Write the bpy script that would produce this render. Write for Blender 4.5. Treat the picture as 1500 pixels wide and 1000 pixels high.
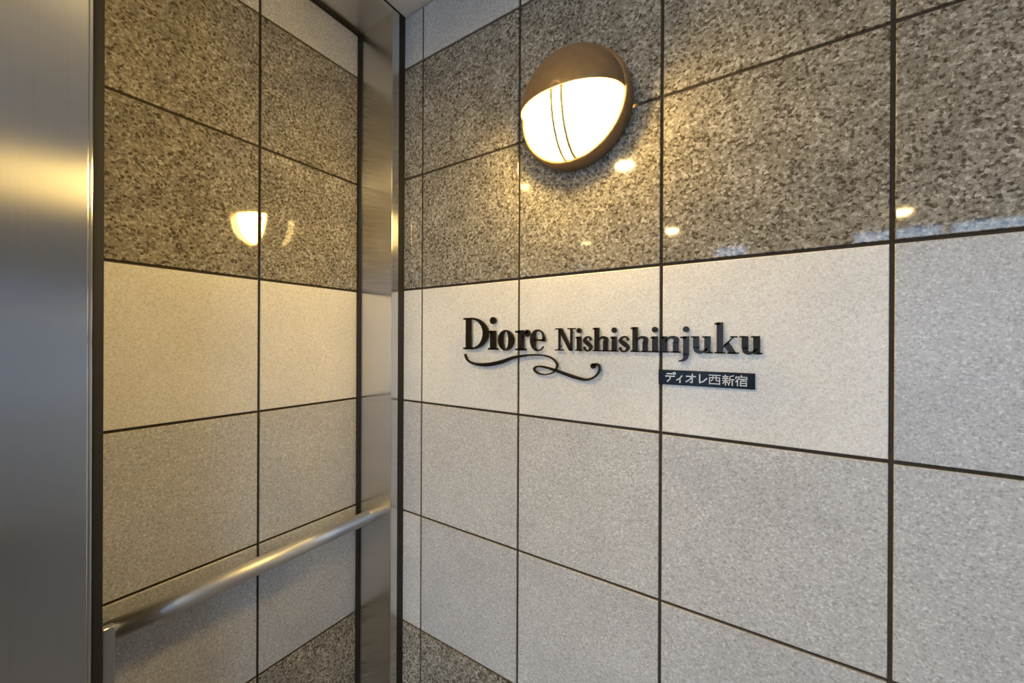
import bpy, bmesh, math
from mathutils import Vector, Matrix

for o in list(bpy.data.objects):
    bpy.data.objects.remove(o, do_unlink=True)
scene = bpy.context.scene
COL = scene.collection

# ------------------------------------------------------------------ camera
FPX, YAW, PITCH, ROLL = 564.65, -.5739, -.0008, .0047      # focal length in pixels of a 1500 px wide frame
CAM = Vector((.9558, -.7225, 1.5122))
fwd = Vector((math.sin(YAW) * math.cos(PITCH), math.cos(YAW) * math.cos(PITCH), math.sin(PITCH)))
r0 = Vector((math.cos(YAW), -math.sin(YAW), 0))
u0 = r0.cross(fwd)
rgt = r0 * math.cos(ROLL) + u0 * math.sin(ROLL)
upv = u0 * math.cos(ROLL) - r0 * math.sin(ROLL)
cd = bpy.data.cameras.new('camera')
cd.sensor_width = 36
cd.lens = FPX / 1500 * 36
cd.clip_start = .01
cam = bpy.data.objects.new('camera', cd)
COL.objects.link(cam)
cam.matrix_world = Matrix(((rgt.x, upv.x, -fwd.x, CAM.x), (rgt.y, upv.y, -fwd.y, CAM.y), (rgt.z, upv.z, -fwd.z, CAM.z), (0, 0, 0, 1)))
scene.camera = cam

def on_sign_wall(px, py, off=0.0):
    """photo pixel -> (x, z) on the tiled sign wall, which is the plane y = -off"""
    d = fwd + rgt * ((px - 750) / FPX) + upv * ((500 - py) / FPX)
    s = (-off - CAM.y) / d.y
    p = CAM + d * s
    return p.x, p.z

# ------------------------------------------------------------------ daylight and exposure
w = bpy.data.worlds.new('overcast_sky')
scene.world = w
w.use_nodes = True
bg = w.node_tree.nodes['Background']
bg.inputs['Color'].default_value = (.48, .67, 1.0, 1)
bg.inputs['Strength'].default_value = 3.0
scene.view_settings.view_transform = 'Standard'
scene.view_settings.look = 'None'
scene.view_settings.gamma = 1
scene.view_settings.use_curve_mapping = False
scene.view_settings.exposure = 1.42

LAMP_L = 50.0        # radiance of the bulkhead lamp's glass
DOWN_L = 280.0      # radiance of the ceiling downlights

# ------------------------------------------------------------------ materials
def new_mat(name):
    m = bpy.data.materials.new(name)
    m.use_nodes = True
    nt = m.node_tree
    return m, nt, nt.nodes['Principled BSDF']

def ramp(nt, stops, interp='LINEAR'):
    n = nt.nodes.new('ShaderNodeValToRGB')
    n.color_ramp.interpolation = interp
    while len(n.color_ramp.elements) < len(stops):
        n.color_ramp.elements.new(.5)
    for e, (p, c) in zip(n.color_ramp.elements, stops):
        e.position = p
        e.color = (*c, 1) if len(c) == 3 else c
    return n

def stone_coords(nt):
    """world position shifted at random for every tile, so that no two tiles show the same grain"""
    g = nt.nodes.new('ShaderNodeNewGeometry')
    oi = nt.nodes.new('ShaderNodeObjectInfo')
    mu = nt.nodes.new('ShaderNodeMath'); mu.operation = 'MULTIPLY'; mu.inputs[1].default_value = 37.0
    nt.links.new(oi.outputs['Random'], mu.inputs[0])
    va = nt.nodes.new('ShaderNodeVectorMath'); va.operation = 'ADD'
    nt.links.new(g.outputs['Position'], va.inputs[0])
    nt.links.new(mu.outputs[0], va.inputs[1])
    return va.outputs[0], oi.outputs['Random']

def mixc(nt, fac, a, b, mode='MIX'):
    n = nt.nodes.new('ShaderNodeMix'); n.data_type = 'RGBA'; n.blend_type = mode
    for s, v in ((n.inputs['Factor'], fac), (n.inputs['A'], a), (n.inputs['B'], b)):
        if isinstance(v, (int, float)):
            s.default_value = v
        elif isinstance(v, tuple):
            s.default_value = (*v, 1)
        else:
            nt.links.new(v, s)
    return n.outputs['Result']

def granite(name, grain, stops, patch, rough, bump, tone, fine):
    m, nt, b = new_mat(name)
    co, rnd = stone_coords(nt)
    wn = nt.nodes.new('ShaderNodeTexNoise'); wn.inputs['Scale'].default_value = grain * .9; wn.inputs['Detail'].default_value = 2
    nt.links.new(co, wn.inputs['Vector'])
    sc = nt.nodes.new('ShaderNodeVectorMath'); sc.operation = 'SCALE'; sc.inputs['Scale'].default_value = 1.1 / grain
    nt.links.new(wn.outputs['Color'], sc.inputs[0])
    ad = nt.nodes.new('ShaderNodeVectorMath'); ad.operation = 'ADD'
    nt.links.new(co, ad.inputs[0]); nt.links.new(sc.outputs[0], ad.inputs[1])
    v = nt.nodes.new('ShaderNodeTexVoronoi'); v.inputs['Scale'].default_value = grain
    nt.links.new(ad.outputs[0], v.inputs['Vector'])
    sep = nt.nodes.new('ShaderNodeSeparateColor'); nt.links.new(v.outputs['Color'], sep.inputs[0])
    soft = nt.nodes.new('ShaderNodeTexNoise'); soft.inputs['Scale'].default_value = grain * .75; soft.inputs['Detail'].default_value = 3; soft.inputs['Roughness'].default_value = .6
    nt.links.new(co, soft.inputs['Vector'])
    st = nt.nodes.new('ShaderNodeMapRange'); st.inputs['From Min'].default_value = .28; st.inputs['From Max'].default_value = .72
    nt.links.new(soft.outputs[0], st.inputs['Value'])
    bl = nt.nodes.new('ShaderNodeMix'); bl.data_type = 'FLOAT'; bl.inputs['Factor'].default_value = .45
    nt.links.new(sep.outputs[0], bl.inputs['A']); nt.links.new(st.outputs[0], bl.inputs['B'])
    sp = nt.nodes.new('ShaderNodeMapRange'); sp.inputs['From Min'].default_value = .20; sp.inputs['From Max'].default_value = .80
    nt.links.new(bl.outputs['Result'], sp.inputs['Value'])
    cr = ramp(nt, stops); nt.links.new(sp.outputs[0], cr.inputs[0])
    # fine crystals inside the grains
    n2 = nt.nodes.new('ShaderNodeTexNoise'); n2.inputs['Scale'].default_value = grain * 2.2; n2.inputs['Detail'].default_value = 3
    nt.links.new(co, n2.inputs['Vector'])
    c2 = ramp(nt, ((.3, (.62, .62, .62)), (.7, (1.3, 1.3, 1.3)))); nt.links.new(n2.outputs[0], c2.inputs[0])
    col = mixc(nt, fine, cr.outputs[0], c2.outputs[0], 'MULTIPLY')
    # broad clouds of tone
    n3 = nt.nodes.new('ShaderNodeTexNoise'); n3.inputs['Scale'].default_value = patch; n3.inputs['Detail'].default_value = 3
    nt.links.new(co, n3.inputs['Vector'])
    c3 = ramp(nt, ((.3, (1 - tone,) * 3), (.7, (1 + tone, 1 + tone * .95, 1 + tone * .85)))); nt.links.new(n3.outputs[0], c3.inputs[0])
    col = mixc(nt, 1.0, col, c3.outputs[0], 'MULTIPLY')
    c4 = ramp(nt, ((0, (.93, .93, .94)), (1, (1.06, 1.05, 1.03)))); nt.links.new(rnd, c4.inputs[0])
    col = mixc(nt, 1.0, col, c4.outputs[0], 'MULTIPLY')
    nt.links.new(col, b.inputs['Base Color'])
    b.inputs['Roughness'].default_value = rough
    if bump:
        bp = nt.nodes.new('ShaderNodeBump'); bp.inputs['Strength'].default_value = bump; bp.inputs['Distance'].default_value = .0006
        nt.links.new(n2.outputs[0], bp.inputs['Height']); nt.links.new(bp.outputs[0], b.inputs['Normal'])
    return m

M_DARK = granite('polished_granite', 235, ((0, (.085, .071, .05)), (.14, (.145, .124, .092)), (.30, (.24, .213, .168)), (.62, (.305, .276, .224)), (.86, (.40, .367, .308)), (1, (.53, .50, .44))), 14, .045, 0, .16, .7)
M_CREAM = granite('cream_stone', 420, ((0, (.66, .625, .56)), (.3, (.76, .73, .67)), (.7, (.81, .785, .73)), (1, (.87, .85, .81))), 9, .34, .12, .05, .3)
M_GREY = granite('pale_grey_stone', 360, ((0, (.40, .385, .36)), (.2, (.53, .515, .49)), (.7, (.60, .585, .555)), (.93, (.66, .65, .625)), (1, (.77, .76, .74))), 9, .32, .15, .06, .35)

def plain(name, col, rough=.5, metal=0.0, noise=0.0, scale=30):
    m, nt, b = new_mat(name)
    b.inputs['Roughness'].default_value = rough
    b.inputs['Metallic'].default_value = metal
    b.inputs['Base Color'].default_value = (*col, 1)
    if noise:
        g = nt.nodes.new('ShaderNodeNewGeometry')
        n = nt.nodes.new('ShaderNodeTexNoise'); n.inputs['Scale'].default_value = scale; n.inputs['Detail'].default_value = 4
        nt.links.new(g.outputs['Position'], n.inputs['Vector'])
        r = ramp(nt, ((.3, tuple(c * (1 - noise) for c in col)), (.7, tuple(min(1, c * (1 + noise)) for c in col))))
        nt.links.new(n.outputs[0], r.inputs[0]); nt.links.new(r.outputs[0], b.inputs['Base Color'])
    return m

M_GROUT = plain('dark_brown_grout', (.045, .033, .022), .85, 0, .25, 120)
M_RUBBER = plain('black_sealant', (.012, .010, .009), .6, 0, .2, 90)
M_PLASTER = plain('white_ceiling_paint', (.74, .75, .76), .75, 0, .03, 18)
M_BACK = plain('pale_wall_paint', (.55, .52, .47), .7, 0, .04, 8)
M_FLOOR = plain('grey_floor_stone', (.20, .19, .18), .35, 0, .18, 26)
M_GROUND = plain('grey_paving', (.30, .31, .33), .8, 0, .15, 12)
M_BRONZE = plain('bronze_lamp_body', (.34, .215, .10), .42, .4, .10, 60)
M_WIRE = plain('dark_bronze_wire', (.5, .42, .25), .5, .3, .1, 60)
M_SIGN = plain('dark_bronze_letter_metal', (.022, .017, .013), .22, .3, .1, 80)
M_SIGN.node_tree.nodes['Principled BSDF'].inputs['Specular IOR Level'].default_value = .12
M_PLAQUE = plain('black_plaque_acrylic', (.006, .007, .012), .22, 0, .1, 80)
M_PLAQUE.node_tree.nodes['Principled BSDF'].inputs['Specular IOR Level'].default_value = .12
M_PRINT = plain('white_print', (.80, .82, .86), .5, 0, .04, 90)
M_ALU = plain('grey_aluminium', (.35, .36, .37), .35, .8, .05, 40)
M_WHITE = plain('white_trim_paint', (.75, .74, .72), .45, 0, .03, 40)

def steel(name, axis, rough, aniso):
    m, nt, b = new_mat(name)
    b.inputs['Metallic'].default_value = 1
    tc = nt.nodes.new('ShaderNodeNewGeometry')
    mp = nt.nodes.new('ShaderNodeMapping')
    mp.inputs['Scale'].default_value = {'Z': (900, 900, 4), 'Y': (900, 4, 900)}[axis]
    nt.links.new(tc.outputs['Position'], mp.inputs['Vector'])
    n = nt.nodes.new('ShaderNodeTexNoise'); n.inputs['Scale'].default_value = 1; n.inputs['Detail'].default_value = 2
    nt.links.new(mp.outputs[0], n.inputs['Vector'])
    r = ramp(nt, ((.3, (.70, .69, .67)), (.7, (.75, .74, .72)))); nt.links.new(n.outputs[0], r.inputs[0])
    nt.links.new(r.outputs[0], b.inputs['Base Color'])
    b.inputs['Roughness'].default_value = rough
    b.inputs['Anisotropic'].default_value = aniso
    t = nt.nodes.new('ShaderNodeTangent'); t.direction_type = 'RADIAL'; t.axis = axis
    nt.links.new(t.outputs[0], b.inputs['Tangent'])
    return m

M_STEEL = steel('hairline_stainless_steel', 'Z', .21, 1.0)
M_STEEL_H = steel('hairline_stainless_steel_rail', 'Y', .46, .3)

def emitter(name, col, strength):
    m, nt, b = new_mat(name)
    b.inputs['Base Color'].default_value = (.8, .78, .72, 1)
    b.inputs['Roughness'].default_value = .3
    b.inputs['Emission Color'].default_value = (*col, 1)
    b.inputs['Emission Strength'].default_value = strength
    return m

M_LENS = emitter('glowing_opal_glass', (1.0, .69, .22), LAMP_L)
M_DOWN = emitter('glowing_downlight', (1.0, .73, .31), DOWN_L)

def thin_glass(name, tint):
    m, nt, b = new_mat(name)
    nt.nodes.remove(b)
    tr = nt.nodes.new('ShaderNodeBsdfTransparent'); tr.inputs[0].default_value = (*tint, 1)
    gl = nt.nodes.new('ShaderNodeBsdfGlossy'); gl.inputs['Roughness'].default_value = .02
    fr = nt.nodes.new('ShaderNodeFresnel'); fr.inputs['IOR'].default_value = 1.5
    mx = nt.nodes.new('ShaderNodeMixShader')
    nt.links.new(fr.outputs[0], mx.inputs[0]); nt.links.new(tr.outputs[0], mx.inputs[1]); nt.links.new(gl.outputs[0], mx.inputs[2])
    nt.links.new(mx.outputs[0], nt.nodes['Material Output'].inputs['Surface'])
    return m
M_GLASS = thin_glass('clear_glass', (.93, .96, .96))
M_SMOKED = thin_glass('smoked_glass', (.17, .18, .20))

# ------------------------------------------------------------------ mesh helpers
def mesh_of(name, bm, mat, smooth=False):
    bmesh.ops.recalc_face_normals(bm, faces=bm.faces[:])
    me = bpy.data.meshes.new(name)
    bm.to_mesh(me); bm.free()
    me.materials.append(mat)
    if smooth:
        for p in me.polygons:
            p.use_smooth = True
    return me

def obj(name, me, parent=None, loc=None):
    o = bpy.data.objects.new(name, me)
    COL.objects.link(o)
    if parent is not None:
        o.parent = parent
    if loc is not None:
        o.location = loc
    return o

def empty(name, loc):
    o = bpy.data.objects.new(name, None)
    o.empty_display_size = .05
    COL.objects.link(o)
    o.location = loc
    return o

def tag(o, label=None, cat=None, group=None, kind=None):
    for k, v in (('label', label), ('category', cat), ('group', group), ('kind', kind)):
        if v:
            o[k] = v
    return o

def box(bm, x0, x1, y0, y1, z0, z1, bev=0.0, seg=1):
    r = bmesh.ops.create_cube(bm, size=1.0)
    vs = r['verts']
    for v in vs:
        v.co = Vector(((x0 + x1) / 2 + v.co.x * (x1 - x0), (y0 + y1) / 2 + v.co.y * (y1 - y0), (z0 + z1) / 2 + v.co.z * (z1 - z0)))
    if bev:
        es = list({e for v in vs for e in v.link_edges})
        bmesh.ops.bevel(bm, geom=es, offset=bev, segments=seg, affect='EDGES', profile=.6)

def box_obj(name, dims, mat, parent=None, base=(0, 0, 0), bev=0.0, seg=1):
    """a box given in world metres; base is the parent's place"""
    bm = bmesh.new()
    x0, x1, y0, y1, z0, z1 = dims
    bx, by, bz = base
    box(bm, x0 - bx, x1 - bx, y0 - by, y1 - by, z0 - bz, z1 - bz, bev, seg)
    return obj(name, mesh_of(name, bm, mat), parent)

def tube(bm, pts, r, n=20, caps=True):
    """round bar along a polyline of points"""
    rings = []
    pts = [Vector(p) for p in pts]
    for i, p in enumerate(pts):
        a = pts[i] - pts[i - 1] if i else pts[1] - pts[0]
        b = pts[i + 1] - pts[i] if i < len(pts) - 1 else a
        t = (a.normalized() + b.normalized()).normalized()
        sx = Vector((1, 0, 0)) if abs(t.x) < .9 else Vector((0, 1, 0))
        s = t.cross(sx).normalized(); q = s.cross(t)
        rings.append([bm.verts.new(p + s * math.cos(2 * math.pi * k / n) * r + q * math.sin(2 * math.pi * k / n) * r) for k in range(n)])
    for a, b in zip(rings, rings[1:]):
        for k in range(n):
            bm.faces.new((a[k], a[(k + 1) % n], b[(k + 1) % n], b[k]))
    if caps:
        bm.faces.new(rings[0]); bm.faces.new(rings[-1])

# ------------------------------------------------------------------ the setting
CEIL = 2.392
X_END, Y_BACK = 4.2, -3.2
JOINT = .0055
ROWS = [(0, .15, 'd'), (.15, .45, 'd'), (.45, .75, 'd'), (.75, 1.05, 'g'), (1.05, 1.35, 'g'), (1.35, 1.65, 'c'), (1.65, 1.95, 'd'), (1.95, 2.25, 'd'), (2.25, CEIL, 'g')]
MATS = {'d': M_DARK, 'g': M_GREY, 'c': M_CREAM}

tag(box_obj('floor', (-.2, X_END + .15, Y_BACK - .15, .2, -.1, 0), M_FLOOR), kind='structure')
tag(box_obj('ceiling', (-.2, X_END + .15, Y_BACK - .15, .2, CEIL, CEIL + .1), M_PLASTER), kind='structure')
wall_right = tag(box_obj('wall_right', (-.15, X_END + .15, .004, .15, 0, CEIL), M_GROUT), kind='structure')
wall_left = tag(box_obj('wall_left', (-.15, -.004, Y_BACK - .15, .004, 0, CEIL), M_GROUT), kind='structure')

_tile = {}
def tile_mesh(wd, ht, t):
    """a thin slab in the XZ plane, face towards -Y, with eased edges; origin at the middle of its face"""
    k = (round(wd, 4), round(ht, 4), t)
    if k not in _tile:
        bm = bmesh.new()
        def loop(ins, y):
            a, b = wd / 2 - ins, ht / 2 - ins
            return [bm.verts.new((x, y, z)) for x, z in ((-a, -b), (a, -b), (a, b), (-a, b))]
        f, c, d = loop(.0011, 0), loop(0, .0009), loop(0, .012)
        bm.faces.new(f); bm.faces.new(d)
        for p, q in ((f, c), (c, d)):
            for i in range(4):
                bm.faces.new((p[i], p[(i + 1) % 4], q[(i + 1) % 4], q[i]))
        _tile[k] = mesh_of('stone_tile', bm, MATS[t])
    return _tile[k]

V0 = .2054
xs = [0.0] + [V0 + .3 * i for i in range(14)]
xs.append(X_END)
for i in range(len(xs) - 1):
    for z0, z1, t in ROWS:
        if t == 'c' and xs[i] > 1.0:
            t = 'g'
        a = xs[i] + (JOINT / 2 if i else 0); b = xs[i + 1] - JOINT / 2
        if b - a < .03:
            continue
        c, d = z0 + JOINT / 2, z1 - JOINT / 2
        obj('tile', tile_mesh(b - a, d - c, t), wall_right, ((a + b) / 2, 0, (c + d) / 2))
for i in range(11):
    y1, y0 = -.3 * i, max(-.3 * (i + 1), Y_BACK)
    for z0, z1, t in ROWS:
        a, b = y0 + JOINT / 2, y1 - JOINT / 2
        if b - a < .03:
            continue
        c, d = z0 + JOINT / 2, z1 - JOINT / 2
        o = obj('tile', tile_mesh(b - a, d - c, t), wall_left, (0, (a + b) / 2, (c + d) / 2))
        o.rotation_euler = (0, 0, math.radians(90))

# wall behind the photographer with the glazed street entrance, and the far end of the lobby
OX0, OX1, OZ = 1.52, 2.6, 2.385
DX0, DX1, DZ = .10, .84, 2.08      # glazed door, with a small fanlight above it from FX0 to DX1
FX0 = .60
bm = bmesh.new()
box(bm, -.15, DX0, Y_BACK - .15, Y_BACK, 0, CEIL)
box(bm, DX0, FX0, Y_BACK - .15, Y_BACK, DZ, CEIL)
box(bm, FX0, DX1, Y_BACK - .15, Y_BACK, DZ, DZ + .06)
box(bm, FX0, DX1, Y_BACK - .15, Y_BACK, OZ, CEIL)
box(bm, DX1, OX0, Y_BACK - .15, Y_BACK, 0, CEIL)
box(bm, OX1, X_END + .15, Y_BACK - .15, Y_BACK, 0, CEIL)
box(bm, OX0, OX1, Y_BACK - .15, Y_BACK, OZ, CEIL)
tag(obj('wall_back', mesh_of('wall_back', bm, M_BACK)), kind='structure')
EY0, EY1 = -.95, -.15
bm = bmesh.new()
box(bm, X_END, X_END + .15, Y_BACK, EY0, 0, CEIL)
box(bm, X_END, X_END + .15, EY1, .004, 0, CEIL)
box(bm, X_END, X_END + .15, EY0, EY1, DZ, CEIL)
tag(obj('wall_end', mesh_of('wall_end', bm, M_BACK)), kind='structure')
win = tag(empty('window_back_offscreen', (OX0, Y_BACK - .07, 0)), kind='structure')
wb = (OX0, Y_BACK - .07, 0)
n_p = 2
pw = (OX1 - OX0) / n_p
for i in range(n_p + 1):
    xc = min(max(OX0 + i * pw, OX0 + .02), OX1 - .02)
    box_obj('mullion', (xc - .02, xc + .02, Y_BACK - .10, Y_BACK - .04, 0, OZ), M_ALU, win, wb, .002)
for i in range(n_p):
    a, b = OX0 + i * pw + (.04 if i == 0 else .02), OX0 + (i + 1) * pw - (.04 if i == n_p - 1 else .02)
    box_obj('transom', (a, b, Y_BACK - .10, Y_BACK - .04, OZ - .02, OZ), M_ALU, win, wb, .002)
    box_obj('transom', (a, b, Y_BACK - .10, Y_BACK - .04, 0, .05), M_ALU, win, wb, .002)
    box_obj('pane', (a, b, Y_BACK - .075, Y_BACK - .069, .05, OZ - .02), M_GLASS, win, wb)
box_obj('fanlight_pane', (FX0, DX1, Y_BACK - .083, Y_BACK - .077, DZ + .06, OZ), M_GLASS, win, wb)

def glazed_door(name, a, b, top, glass, M):
    """aluminium door with one pane, from a to b along the wall; M turns (along, out, z) boxes into world boxes"""
    d = tag(empty(name, (0, 0, 0)), kind='structure')
    for p, q, u, v in ((a, a + .05, 0, top), (b - .05, b, 0, top), (a + .05, b - .05, top - .06, top), (a + .05, b - .05, 0, .10)):
        box_obj('door_rail', M(p, q, -.10, -.06, u, v), M_ALU, d, bev=.002)
    box_obj('pane', M(a + .05, b - .05, -.083, -.077, .10, top - .06), glass, d)
    box_obj('pull_handle', M(a + .07, a + .09, -.03, -.01, .85, 1.25), M_ALU, d, bev=.004, seg=2)
    for z in (.88, 1.22):
        box_obj('handle_post', M(a + .073, a + .087, -.077, -.02, z - .007, z + .007), M_ALU, d)
glazed_door('door_back_offscreen', DX0, DX1, DZ, M_GLASS, lambda p, q, m, n, u, v: (p, q, Y_BACK + m, Y_BACK + n, u, v))
glazed_door('door_end_offscreen', EY0, EY1, DZ, M_SMOKED, lambda p, q, m, n, u, v: (X_END - n, X_END - m, p, q, u, v))
bm = bmesh.new()
box(bm, -3, 12, Y_BACK - 8, Y_BACK - .15, -.12, -.02)
box(bm, X_END + .15, 12, Y_BACK - .15, 3, -.12, -.02)
tag(obj('ground', mesh_of('ground', bm, M_GROUND)), kind='structure')

# ------------------------------------------------------------------ stainless steel frame on the left wall
FX = .14                       # how far the frame stands out from the tiles
YR, YL, YL2 = -.0445, -.583, -.668   # inner faces of the two jambs, outer face of the near jamb
ZS = 2.372                     # underside of the head
fb = (.07, -.33, 0)
frame = tag(empty('door_frame', fb), 'brushed stainless steel door frame with black seals around the tiles behind the handrail', 'door frame')
box_obj('jamb', (0, FX, YR, -.022, 0, CEIL - .008), M_STEEL, frame, fb, .0015, 2)
box_obj('jamb', (0, FX, YL2, YL - .004, 0, CEIL - .008), M_STEEL, frame, fb, .0015, 2)
tag(box_obj('edge_strip', (.004, FX - .001, YL - .004, YL, 0, ZS), M_STEEL, frame, fb, .0012, 2), 'bright polished edge of the jamb')
box_obj('head', (0, FX, YL - .004, YR, ZS, CEIL - .008), M_STEEL_H, frame, fb, .0015, 2)
# black seals: beside the tiles, along the near jamb and against the sign wall and the ceiling
box_obj('seal', (0, .012, YR - .006, YR, 0, ZS), M_RUBBER, frame, fb, .001)
box_obj('seal', (0, .014, YL + .012, YR - .006, ZS - .007, ZS), M_RUBBER, frame, fb, .001)
box_obj('seal', (0, FX - .003, YL, YL + .012, 0, ZS), M_RUBBER, frame, fb, .001)
box_obj('sealant_joint', (0, FX - .002, -.022, 0, 0, CEIL), M_RUBBER, frame, fb)
box_obj('sealant_joint', (0, FX - .002, YL2, -.022, CEIL - .008, CEIL), M_RUBBER, frame, fb)

# ------------------------------------------------------------------ handrail inside the frame
RX, RZ, RR = .048, 1.026, .0175
yl = -.551
rb = (RX, yl, 0)
rail = tag(empty('handrail', rb), 'brushed steel handrail with one upright crossing the tiles inside the steel frame', 'handrail')
bm = bmesh.new()
tube(bm, [(0, YR + .001 - yl, RZ), (0, -.3 - yl, RZ), (0, -.004, RZ)], RR, 28)
obj('rail', mesh_of('rail', bm, M_STEEL_H, True), rail)
for p in rail.children[0].data.polygons:
    if len(p.vertices) > 4:
        p.use_smooth = False
bm = bmesh.new()
box(bm, -.018, .018, -.008, .008, 0, RZ + .0165, .003, 3)
obj('upright', mesh_of('upright', bm, M_STEEL), rail)
bm = bmesh.new()
box(bm, -.03, .03, -.03, .03, 0, .006, .0015, 2)
obj('floor_flange', mesh_of('floor_flange', bm, M_STEEL), rail)

# ------------------------------------------------------------------ bulkhead lamp on the sign wall
LX, LZ, LR = .645, 1.967, .112
lamp = tag(empty('wall_lamp', (LX, 0, LZ)), 'round bronze bulkhead lamp with half hood and glowing glass above the sign', 'lamp')

def lathe(bm, prof, a0=0.0, a1=2 * math.pi, n=64):
    """turn (radius, height out of the wall) about the lamp's axis, which points to -Y"""
    full = abs(a1 - a0 - 2 * math.pi) < 1e-6
    cols = []
    for k in range(n if full else n + 1):
        a = a0 + (a1 - a0) * k / n
        cols.append([bm.verts.new((r * math.cos(a), -h, r * math.sin(a))) for r, h in prof])
    m = len(cols)
    for k in range(m if full else m - 1):
        p, q = cols[k], cols[(k + 1) % m]
        for i in range(len(prof) - 1):
            bm.faces.new((p[i], q[i], q[i + 1], p[i + 1]))
    bmesh.ops.remove_doubles(bm, verts=bm.verts[:], dist=1e-5)

H0, DH = .038, .064             # rim depth, further bulge of the dome
RD = LR - .007                  # radius of the dome at the rim
def dome(r0, h0, dh, n=14):
    return [(r0 * math.cos(math.pi / 2 * i / n), h0 + dh * math.sin(math.pi / 2 * i / n)) for i in range(n + 1)]
bm = bmesh.new()
lathe(bm, [(LR - .004, 0), (LR, .004), (LR, H0 - .006), (LR - .002, H0 - .001), (LR - .005, H0 + .001), (RD - .004, H0), (RD - .006, H0 - .012)])
obj('rim', mesh_of('rim', bm, M_BRONZE, True), lamp)
bm = bmesh.new()
out = dome(RD, H0, DH + .004); inn = dome(RD - .004, H0, DH - .001)
lathe(bm, out, 0, math.pi, 40)
lathe(bm, inn, 0, math.pi, 40)
# lip that closes the hood's cut edge
for s in (1, -1):
    a = [bm.verts.new((s * r, -h, 0)) for r, h in out]; b = [bm.verts.new((s * r, -h, 0)) for r, h in inn]
    for i in range(len(a) - 1):
        bm.faces.new((a[i], a[i + 1], b[i + 1], b[i]))
bmesh.ops.remove_doubles(bm, verts=bm.verts[:], dist=1e-5)
obj('hood', mesh_of('hood', bm, M_BRONZE, True), lamp)
bm = bmesh.new()
lathe(bm, dome(RD - .005, H0 - .004, DH - .002), math.pi, 2 * math.pi, 40)
lens = obj('lens', mesh_of('lens', bm, M_LENS, True), lamp)
lens['label'] = 'glowing opal glass'
for cx in (-.010, .010):
    bm = bmesh.new()
    pts = []
    for i in range(19):
        a = math.pi / 2 * i / 18
        x = cx
        rr = RD - .003
        z = -rr * math.sin(a) * math.sqrt(max(0, 1 - (x / rr) ** 2))
        h = H0 - .003 + DH * math.sqrt(max(0, 1 - (x * x + z * z) / (rr * rr)))
        pts.append((x, -h, z))
    tube(bm, pts, .0034, 10)
    obj('guard_wire', mesh_of('guard_wire', bm, M_WIRE, True), lamp)

# ------------------------------------------------------------------ ceiling downlights
# The three that the polished granite mirrors as bright spots; each place is worked out from its
# mirror image and the ceiling's height.  All lie outside the picture.
def downlight(name, x, y, label):
    t = tag(empty(name, (x, y, CEIL)), label, 'ceiling light', 'ceiling downlights')
    bm = bmesh.new()
    n = 32
    prof = [(.060, 0), (.060, -.003), (.056, -.005), (.046, -.005), (.042, -.002), (.040, .0)]
    cols = [[bm.verts.new((r * math.cos(2 * math.pi * k / n), r * math.sin(2 * math.pi * k / n), z)) for r, z in prof] for k in range(n)]
    for k in range(n):
        for i in range(len(prof) - 1):
            bm.faces.new((cols[k][i], cols[k][i + 1], cols[(k + 1) % n][i + 1], cols[(k + 1) % n][i]))
    obj('trim_ring', mesh_of('trim_ring', bm, M_WHITE, True), t)
    bm = bmesh.new()
    bmesh.ops.create_circle(bm, cap_ends=True, radius=.040, segments=n, matrix=Matrix.Translation((0, 0, -.0012)))
    me = mesh_of('lens', bm, M_DOWN)
    me.flip_normals() if me.polygons[0].normal.z > 0 else None
    obj(name.replace('downlight', 'downlight_lens'), me, t)
downlight('frame_downlight_offscreen', .379, -1.198, 'round warm ceiling downlight just in front of the steel door frame')
downlight('corner_downlight_offscreen', .36, -2.53, 'round warm ceiling downlight in the corner by the plain back wall')
downlight('entrance_downlight_offscreen', 1.747, -2.88, 'round warm ceiling downlight over the glazed street entrance')


# ------------------------------------------------------------------ lettering
T0, T1 = .006, .011            # the letters stand 6 mm off the stone and are 5 mm thick

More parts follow.
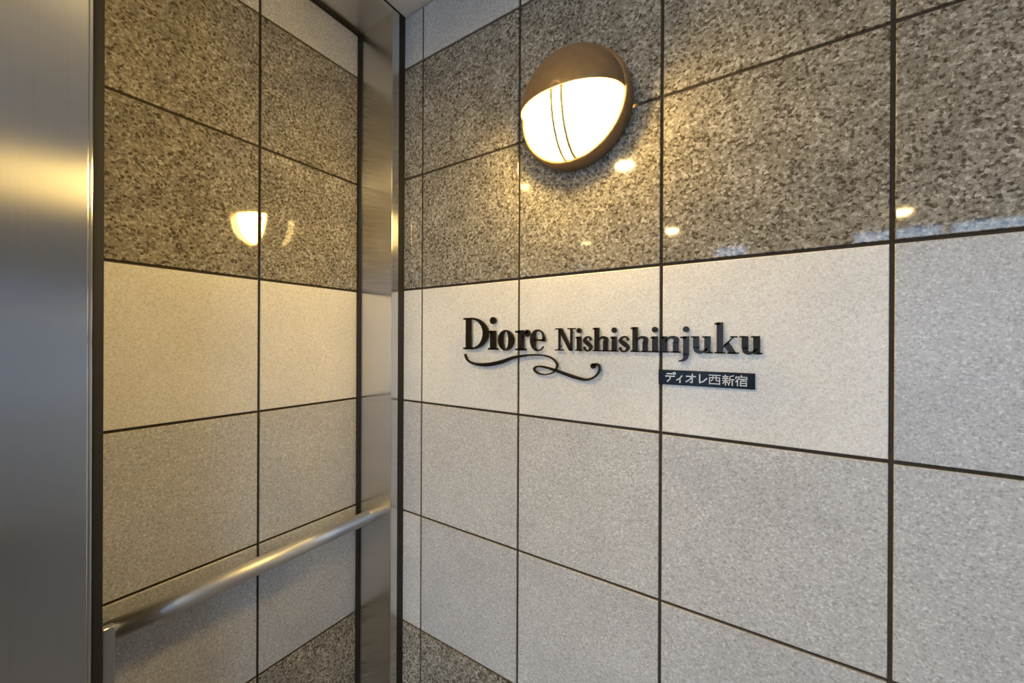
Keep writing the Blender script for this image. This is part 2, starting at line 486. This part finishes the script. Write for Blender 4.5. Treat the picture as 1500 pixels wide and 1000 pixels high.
class Glyph:
    def __init__(self):
        self.bm = bmesh.new()
        self.c = None
    def poly(self, pts, t0=T0, t1=T1):
        f = [self.bm.verts.new((x, -t1, z)) for x, z in pts]
        b = [self.bm.verts.new((x, -t0, z)) for x, z in pts]
        n = len(pts)
        self.bm.faces.new(f); self.bm.faces.new(b[::-1])
        for i in range(n):
            self.bm.faces.new((f[i], b[i], b[(i + 1) % n], f[(i + 1) % n]))
    def rect(self, x0, z0, x1, z1, t0=T0, t1=T1):
        self.poly(((x0, z0), (x1, z0), (x1, z1), (x0, z1)), t0, t1)
    def band(self, A, B, closed=False, t0=T0, t1=T1):
        """solid between two outlines of equal length"""
        bm = self.bm
        n = len(A)
        fa = [bm.verts.new((x, -t1, z)) for x, z in A]; fc = [bm.verts.new((x, -t1, z)) for x, z in B]
        ba = [bm.verts.new((x, -t0, z)) for x, z in A]; bc = [bm.verts.new((x, -t0, z)) for x, z in B]
        for i in range(n if closed else n - 1):
            j = (i + 1) % n
            bm.faces.new((fa[i], fa[j], fc[j], fc[i])); bm.faces.new((ba[i], bc[i], bc[j], ba[j]))
            bm.faces.new((fa[i], ba[i], ba[j], fa[j])); bm.faces.new((fc[i], fc[j], bc[j], bc[i]))
        if not closed:
            for i in (0, n - 1):
                bm.faces.new((fa[i], fc[i], bc[i], ba[i]))
    def stroke(self, pts, ws, sub=8, t0=T0, t1=T1):
        """smooth ribbon through the points with a width at each"""
        P = [Vector(p) for p in pts]
        out, wd = [], []
        for i in range(len(P) - 1):
            p0 = P[i - 1] if i else P[0] * 2 - P[1]
            p3 = P[i + 2] if i + 2 < len(P) else P[-1] * 2 - P[-2]
            for k in range(sub):
                t = k / sub
                out.append(.5 * ((2 * P[i]) + (P[i + 1] - p0) * t + (2 * p0 - 5 * P[i] + 4 * P[i + 1] - p3) * t * t + (3 * P[i] - p0 - 3 * P[i + 1] + p3) * t ** 3))
                wd.append(ws[i] + (ws[i + 1] - ws[i]) * t)
        out.append(P[-1]); wd.append(ws[-1])
        A, B = [], []
        for i, p in enumerate(out):
            d = (out[min(i + 1, len(out) - 1)] - out[max(i - 1, 0)]).normalized()
            nrm = Vector((-d.y, d.x)) * wd[i] / 2
            A.append(tuple(p + nrm)); B.append(tuple(p - nrm))
        self.band(A, B, False, t0, t1)
    def ring(self, cx, cz, rx, rz, ix, iz, n=36):
        A = [(cx + rx * math.cos(2 * math.pi * k / n), cz + rz * math.sin(2 * math.pi * k / n)) for k in range(n)]
        B = [(cx + ix * math.cos(2 * math.pi * k / n), cz + iz * math.sin(2 * math.pi * k / n)) for k in range(n)]
        self.band(A, B, True)
    def disc(self, cx, cz, rx, rz, n=20):
        self.poly([(cx + rx * math.cos(2 * math.pi * k / n), cz + rz * math.sin(2 * math.pi * k / n)) for k in range(n)])
    def pin(self, x, z, r=.0016):
        """mounting pin from the stone to the letter's back"""
        n = 8
        self.poly([(x + r * math.cos(2 * math.pi * k / n), z + r * math.sin(2 * math.pi * k / n)) for k in range(n)], -.001, T0 + .001)
    def done(self, name, parent, base, mat=None):
        bx, bz = base
        for v in self.bm.verts:
            v.co.x -= bx; v.co.z -= bz
        return obj(name, mesh_of(name, self.bm, mat or M_SIGN), parent)

def L_D(g, a, b, z, s, xh, cap):
    sx = a + .10 * (b - a); th = cap * .055
    g.rect(sx, z, sx + s, z + cap)
    g.rect(a, z, sx + s + .006, z + th); g.rect(a, z + cap - th, sx + s + .006, z + cap)
    cx = sx + s + .002; rx = b - cx; rz = cap / 2; n = 24
    A = [(cx + rx * math.sin(math.pi * k / n), z + rz + rz * math.cos(math.pi * k / n)) for k in range(n + 1)]
    B = [(cx + (rx - s * 1.05) * math.sin(math.pi * k / n), z + rz + (rz - th) * math.cos(math.pi * k / n)) for k in range(n + 1)]
    g.band(A, B)
    g.pin(sx + s / 2, z + cap * .2); g.pin(sx + s / 2, z + cap * .8)
def L_i(g, a, b, z, s, xh, cap, dot=True):
    c = (a + b) / 2; th = xh * .09
    g.rect(c - s / 2, z, c + s / 2, z + xh)
    g.rect(a, z, b, z + th)
    g.poly(((a, z + xh - th * 1.3), (c, z + xh - th * 1.8), (c, z + xh), (a + .001, z + xh - th * .3)))
    d = s * .56
    dz = z + cap - d
    g.disc(c, dz, d, d)
    g.pin(c, z + xh / 2); g.pin(c, dz)
def L_o(g, a, b, z, s, xh, cap):
    c = (a + b) / 2; rx = (b - a) / 2
    g.ring(c, z + xh / 2, rx, xh * .53, max(rx - s * .95, .003), xh * .53 - xh * .07)
    g.pin(a + s / 2, z + xh / 2); g.pin(b - s / 2, z + xh / 2)
def L_r(g, a, b, z, s, xh, cap):
    x0 = a + .18 * (b - a); th = xh * .09
    g.rect(x0, z, x0 + s, z + xh)
    g.rect(a, z, x0 + s + (x0 - a), z + th)
    g.poly(((a, z + xh - th * 1.3), (x0 + s / 2, z + xh - th * 1.8), (x0 + s / 2, z + xh), (a, z + xh - th * .3)))
    g.stroke(((x0 + s * .8, z + xh * .62), (x0 + s * 1.25, z + xh * .88), (b - s * .28, z + xh * .93)), (xh * .10, xh * .14, xh * .2))
    g.disc(b - s * .36, z + xh * .84, s * .42, xh * .17)
    g.pin(x0 + s / 2, z + xh * .2); g.pin(x0 + s / 2, z + xh * .8)
def L_e(g, a, b, z, s, xh, cap):
    c = (a + b) / 2; rx = (b - a) / 2; n = 30; A, B = [], []
    for k in range(n + 1):
        t = math.radians(-6 + 330 * k / n)
        th = s * (.16 + .80 * max(0, math.sin((t - math.radians(60)) * .78)) ** 1.5) if k else s * .5
        if t < math.radians(60):
            th = s * (.55 - .35 * (t + .1))
        A.append((c + rx * math.cos(t), z + xh / 2 + xh * .53 * math.sin(t)))
        B.append((c + (rx - th) * math.cos(t), z + xh / 2 + (xh * .53 - min(th, xh * .10)) * math.sin(t)))
    g.band(A, B)
    g.rect(a + s * .6, z + xh * .47, b - .0006, z + xh * .56)
    g.pin(a + s * .45, z + xh / 2)
def L_N(g, a, b, z, s, xh, cap):
    t = s * .42; wd = b - a; th = cap * .055
    xl, xr = a + .16 * wd, b - .16 * wd - t
    g.rect(xl, z, xl + t, z + cap); g.rect(xr, z, xr + t, z + cap)
    g.poly(((xl - .0015, z + cap), (xr + t - s * .7, z), (xr + t, z), (xr + t, z + .002), (xl + s * .85, z + cap)))
    g.rect(a, z, xl + t + .16 * wd, z + th); g.rect(a, z + cap - th, xl + t, z + cap); g.rect(xr - .14 * wd, z + cap - th, b, z + cap)
    g.pin((a + b) / 2, z + cap / 2); g.pin(xl + t / 2, z + cap * .2); g.pin(xr + t / 2, z + cap * .8)
def L_s(g, a, b, z, s, xh, cap):
    wd = b - a; t = s
    g.stroke(((a + wd * .86, z + xh * .74), (a + wd * .70, z + xh * .95), (a + wd * .34, z + xh * .93), (a + wd * .20, z + xh * .72), (a + wd * .50, z + xh * .52), (a + wd * .82, z + xh * .30), (a + wd * .66, z + xh * .06), (a + wd * .30, z + xh * .05), (a + wd * .12, z + xh * .28)),
             (t * .55, t * .34, t * .42, t * .75, t * .95, t * .75, t * .42, t * .34, t * .55))
    g.pin(a + wd * .5, z + xh * .52)
def arch(g, xl, xr, z, s, xh):
    """the shoulder from the left stem over to the right stem"""
    g.stroke(((xl + s * .7, z + xh * .66), (xl + s * 1.15, z + xh * .86), ((xl + s + xr) / 2 + s * .35, z + xh * .94), (xr + s * .62, z + xh * .84), (xr + s * .5, z + xh * .60)), (xh * .09, xh * .12, xh * .17, s * .8, s))
def L_h(g, a, b, z, s, xh, cap, asc=None):
    asc = cap if asc is None else asc
    sv = .10 * (b - a); th = xh * .09
    xl, xr = a + sv, b - sv - s
    g.rect(xl, z, xl + s, z + asc)
    g.poly(((a, z + asc - th * 1.3), (xl + s / 2, z + asc - th * 1.8), (xl + s / 2, z + asc), (a, z + asc - th * .3)))
    g.rect(xr, z, xr + s, z + xh * .64)
    arch(g, xl, xr, z, s, xh)
    g.rect(a, z, xl + s + sv, z + th); g.rect(xr - sv, z, b, z + th)
    g.pin(xl + s / 2, z + asc * .5); g.pin(xr + s / 2, z + xh * .3)
def L_n(g, a, b, z, s, xh, cap):
    L_h(g, a, b, z, s, xh, cap, xh)
def L_j(g, a, b, z, s, xh, cap):
    x0 = b - s * 1.05; th = xh * .09
    g.rect(x0, z - xh * .12, x0 + s, z + xh)
    g.poly(((x0 - s * .5, z + xh - th * 1.3), (x0 + s / 2, z + xh - th * 1.8), (x0 + s / 2, z + xh), (x0 - s * .5, z + xh - th * .3)))
    g.stroke(((x0 + s * .5, z - xh * .05), (x0 + s * .40, z - xh * .28), (x0, z - xh * .44), (a, z - xh * .50)), (s, s * .85, s * .5, s * .2))
    d = s * .56; dz = z + cap - d
    g.disc(x0 + s / 2, dz, d, d)
    g.pin(x0 + s / 2, z + xh * .4); g.pin(x0 + s / 2, dz)
def L_u(g, a, b, z, s, xh, cap):
    sv = .10 * (b - a); th = xh * .09
    xl, xr = a + sv, b - sv - s
    g.rect(xl, z + xh * .30, xl + s, z + xh); g.rect(xr, z, xr + s, z + xh)
    g.rect(a, z + xh - th, xl + s / 2, z + xh); g.rect(xr - sv, z + xh - th, xr + s / 2, z + xh); g.rect(xr + s / 2, z, b, z + th)
    g.stroke(((xl + s * .5, z + xh * .36), (xl + s * .62, z + xh * .14), ((xl + xr) / 2 + s * .4, z + xh * .06), (xr + s * .1, z + xh * .16), (xr + s * .5, z + xh * .30)), (s, s * .8, xh * .16, xh * .11, xh * .09))
    g.pin(xl + s / 2, z + xh * .7); g.pin(xr + s / 2, z + xh * .4)
def L_k(g, a, b, z, s, xh, cap):
    asc = cap * 1.12; sv = .09 * (b - a); th = xh * .09
    xl = a + sv
    g.rect(xl, z, xl + s, z + asc)
    g.poly(((a, z + asc - th * 1.3), (xl + s / 2, z + asc - th * 1.8), (xl + s / 2, z + asc), (a, z + asc - th * .3)))
    g.rect(a, z, xl + s + sv, z + th)
    xm = xl + s
    g.poly(((xm - .001, z + xh * .42), (xm + .001, z + xh * .34), (b - .16 * (b - a), z + xh * .97), (b - .25 * (b - a), z + xh * .97)))
    g.rect(b - .36 * (b - a), z + xh - th, b - .06 * (b - a), z + xh)
    g.poly(((xm + s * .15, z + xh * .48), (b - sv - s * 1.15, z), (b - sv, z), (xm + s * .85, z + xh * .70)))
    g.rect(b - sv * 1.8 - s * 1.15, z, b, z + th)
    g.pin(xl + s / 2, z + asc * .3); g.pin(xl + s / 2, z + asc * .8)

sb = ((.352 + .955) / 2, 1.5)
sign = tag(empty('building_sign', (sb[0], 0, sb[1])), 'dark bronze raised letters reading Diore Nishishinjuku with a curled flourish below', 'sign')
BASE1, BASE2 = 1.4925, 1.4935
for fn, ch, x0, x1 in ((L_D, 'D', 678.5, 714.5), (L_i, 'i', 714.5, 728.5), (L_o, 'o', 729, 752), (L_r, 'r', 754.5, 775.5), (L_e, 'e', 776, 798)):
    g = Glyph()
    a, b = on_sign_wall(x0, 500, T1)[0], on_sign_wall(x1, 500, T1)[0]
    fn(g, a, b, BASE1, .0145, .0435, .0745)
    g.done('letter', sign, sb)
for fn, x0, x1 in ((L_N, 813, 842.5), (L_i, 842.5, 853), (L_s, 853.5, 867.5), (L_h, 868, 892.5), (L_i, 893.5, 905), (L_s, 905.5, 922.5), (L_h, 923.5, 951.5), (L_i, 952.5, 965.5), (L_n, 966, 997), (L_j, 993.5, 1009.5), (L_u, 1012, 1044), (L_k, 1046.5, 1082.5), (L_u, 1083, 1117)):
    g = Glyph()
    a, b = on_sign_wall(x0, 500, T1)[0], on_sign_wall(x1, 500, T1)[0]
    fn(g, a, b, BASE2, .0092, .0285, .0455)
    g.done('letter', sign, sb)
# the flourish: one calligraphic loop
g = Glyph()
px = ((680.5, 518.5, 3.2), (684, 527, 2.8), (694, 532.5, 3.6), (712, 534, 6.0), (732, 530.5, 6.0), (752, 523.5, 4.6), (774, 520, 2.8), (797, 520.5, 2.2), (810, 526, 2.4), (815.5, 535, 2.6), (810, 545, 2.0), (797, 548.5, 1.8), (785, 545, 2.6), (782, 539.5, 2.8), (789, 536.5, 2.4), (803, 539, 3.2), (822, 545.5, 4.4), (842, 552.5, 4.4), (859, 556, 3.2), (871, 551.5, 2.6), (877.5, 543, 3.0), (877, 535.5, 3.2), (872.5, 533.5, 3.6), (868, 535, 4.0))
g.stroke([on_sign_wall(x, y, T1) for x, y, w_ in px], [w_ * .00142 for x, y, w_ in px], 6)
for i in (3, 7, 13, 17, 20):
    g.pin(*on_sign_wall(px[i][0], px[i][1], T1), r=.001)
g.disc(*on_sign_wall(868.5, 536, T1), .0056, .0052)
g.done('flourish', sign, sb)

# small black plaque with the name in Japanese
PX0, PX1, PZ0, PZ1, PT = .8030, .9480, 1.4375, 1.4630, .006
pb = ((PX0 + PX1) / 2, (PZ0 + PZ1) / 2)
plaque = tag(empty('name_plaque', (pb[0], 0, pb[1])), 'small black plaque with white Japanese name under the raised letters', 'plaque')
bm = bmesh.new()
box(bm, PX0 - pb[0], PX1 - pb[0], -PT, .001, PZ0 - pb[1], PZ1 - pb[1], .0008, 2)
obj('plate', mesh_of('plate', bm, M_PLAQUE), plaque)
KANA = [
    ((974.5, 989.5), [[(.18, .88), (.66, .88)], [(.04, .62), (.90, .62)], [(.50, .62), (.46, .32), (.22, .04)], [(.76, 1.0), (.84, .80)], [(.92, 1.06), (1.0, .86)]]),
    ((990.5, 1000.5), [[(.86, .72), (.50, .42), (.08, .24)], [(.56, .46), (.56, -.02)]]),
    ((1004.5, 1019.5), [[(.06, .70), (.96, .70)], [(.64, .96), (.64, .05), (.46, .09)], [(.62, .68), (.36, .32), (.04, .12)]]),
    ((1022.5, 1036), [[(.18, .94), (.18, .08), (.58, .24), (.94, .56)]]),
    ((1038, 1055.5), [[(.02, .94), (.98, .94)], [(.08, .68), (.92, .68)], [(.08, .70), (.08, .0)], [(.92, .70), (.92, .0)], [(.08, .06), (.92, .06)], [(.37, .94), (.37, .56), (.22, .34)], [(.63, .94), (.63, .40), (.84, .36)]]),
    ((1058, 1075.5), [[(.26, 1.02), (.26, .90)], [(.04, .87), (.50, .87)], [(.14, .82), (.19, .70)], [(.40, .82), (.34, .70)], [(.01, .65), (.53, .65)], [(.03, .45), (.52, .45)], [(.27, .65), (.27, -.02)], [(.25, .42), (.05, .14)], [(.30, .40), (.49, .20)], [(.96, .98), (.64, .86)], [(.64, .88), (.64, .36), (.53, .0)], [(.64, .58), (1.0, .58)], [(.84, .58), (.84, -.02)]]),
    ((1077, 1095), [[(.50, 1.03), (.50, .88)], [(.06, .70), (.06, .87), (.94, .87), (.94, .70)], [(.30, .74), (.04, .36)], [(.19, .54), (.19, -.02)], [(.36, .66), (.97, .66)], [(.66, .66), (.60, .52)], [(.43, .50), (.43, -.02)], [(.91, .50), (.91, -.02)], [(.43, .49), (.91, .49)], [(.43, .26), (.91, .26)], [(.43, .02), (.91, .02)]]),
]
for (x0, x1), strokes in KANA:
    g = Glyph()
    a, b = on_sign_wall(x0, 555, PT)[0], on_sign_wall(x1, 555, PT)[0]
    z0, z1 = PZ0 + .0050, PZ1 - .0045
    th = .0014 if len(strokes) > 6 else .0019
    for st in strokes:
        pts = [Vector((a + (b - a) * x, z0 + (z1 - z0) * y)) for x, y in st]
        for p, q in zip(pts, pts[1:]):
            d = (q - p).normalized(); nn = Vector((-d.y, d.x)) * th / 2; e = d * th * .35
            g.poly([tuple(v) for v in (p - e + nn, p - e - nn, q + e - nn, q + e + nn)], PT - .0005, PT + .0004)
    g.done('character', plaque, pb, M_PRINT)
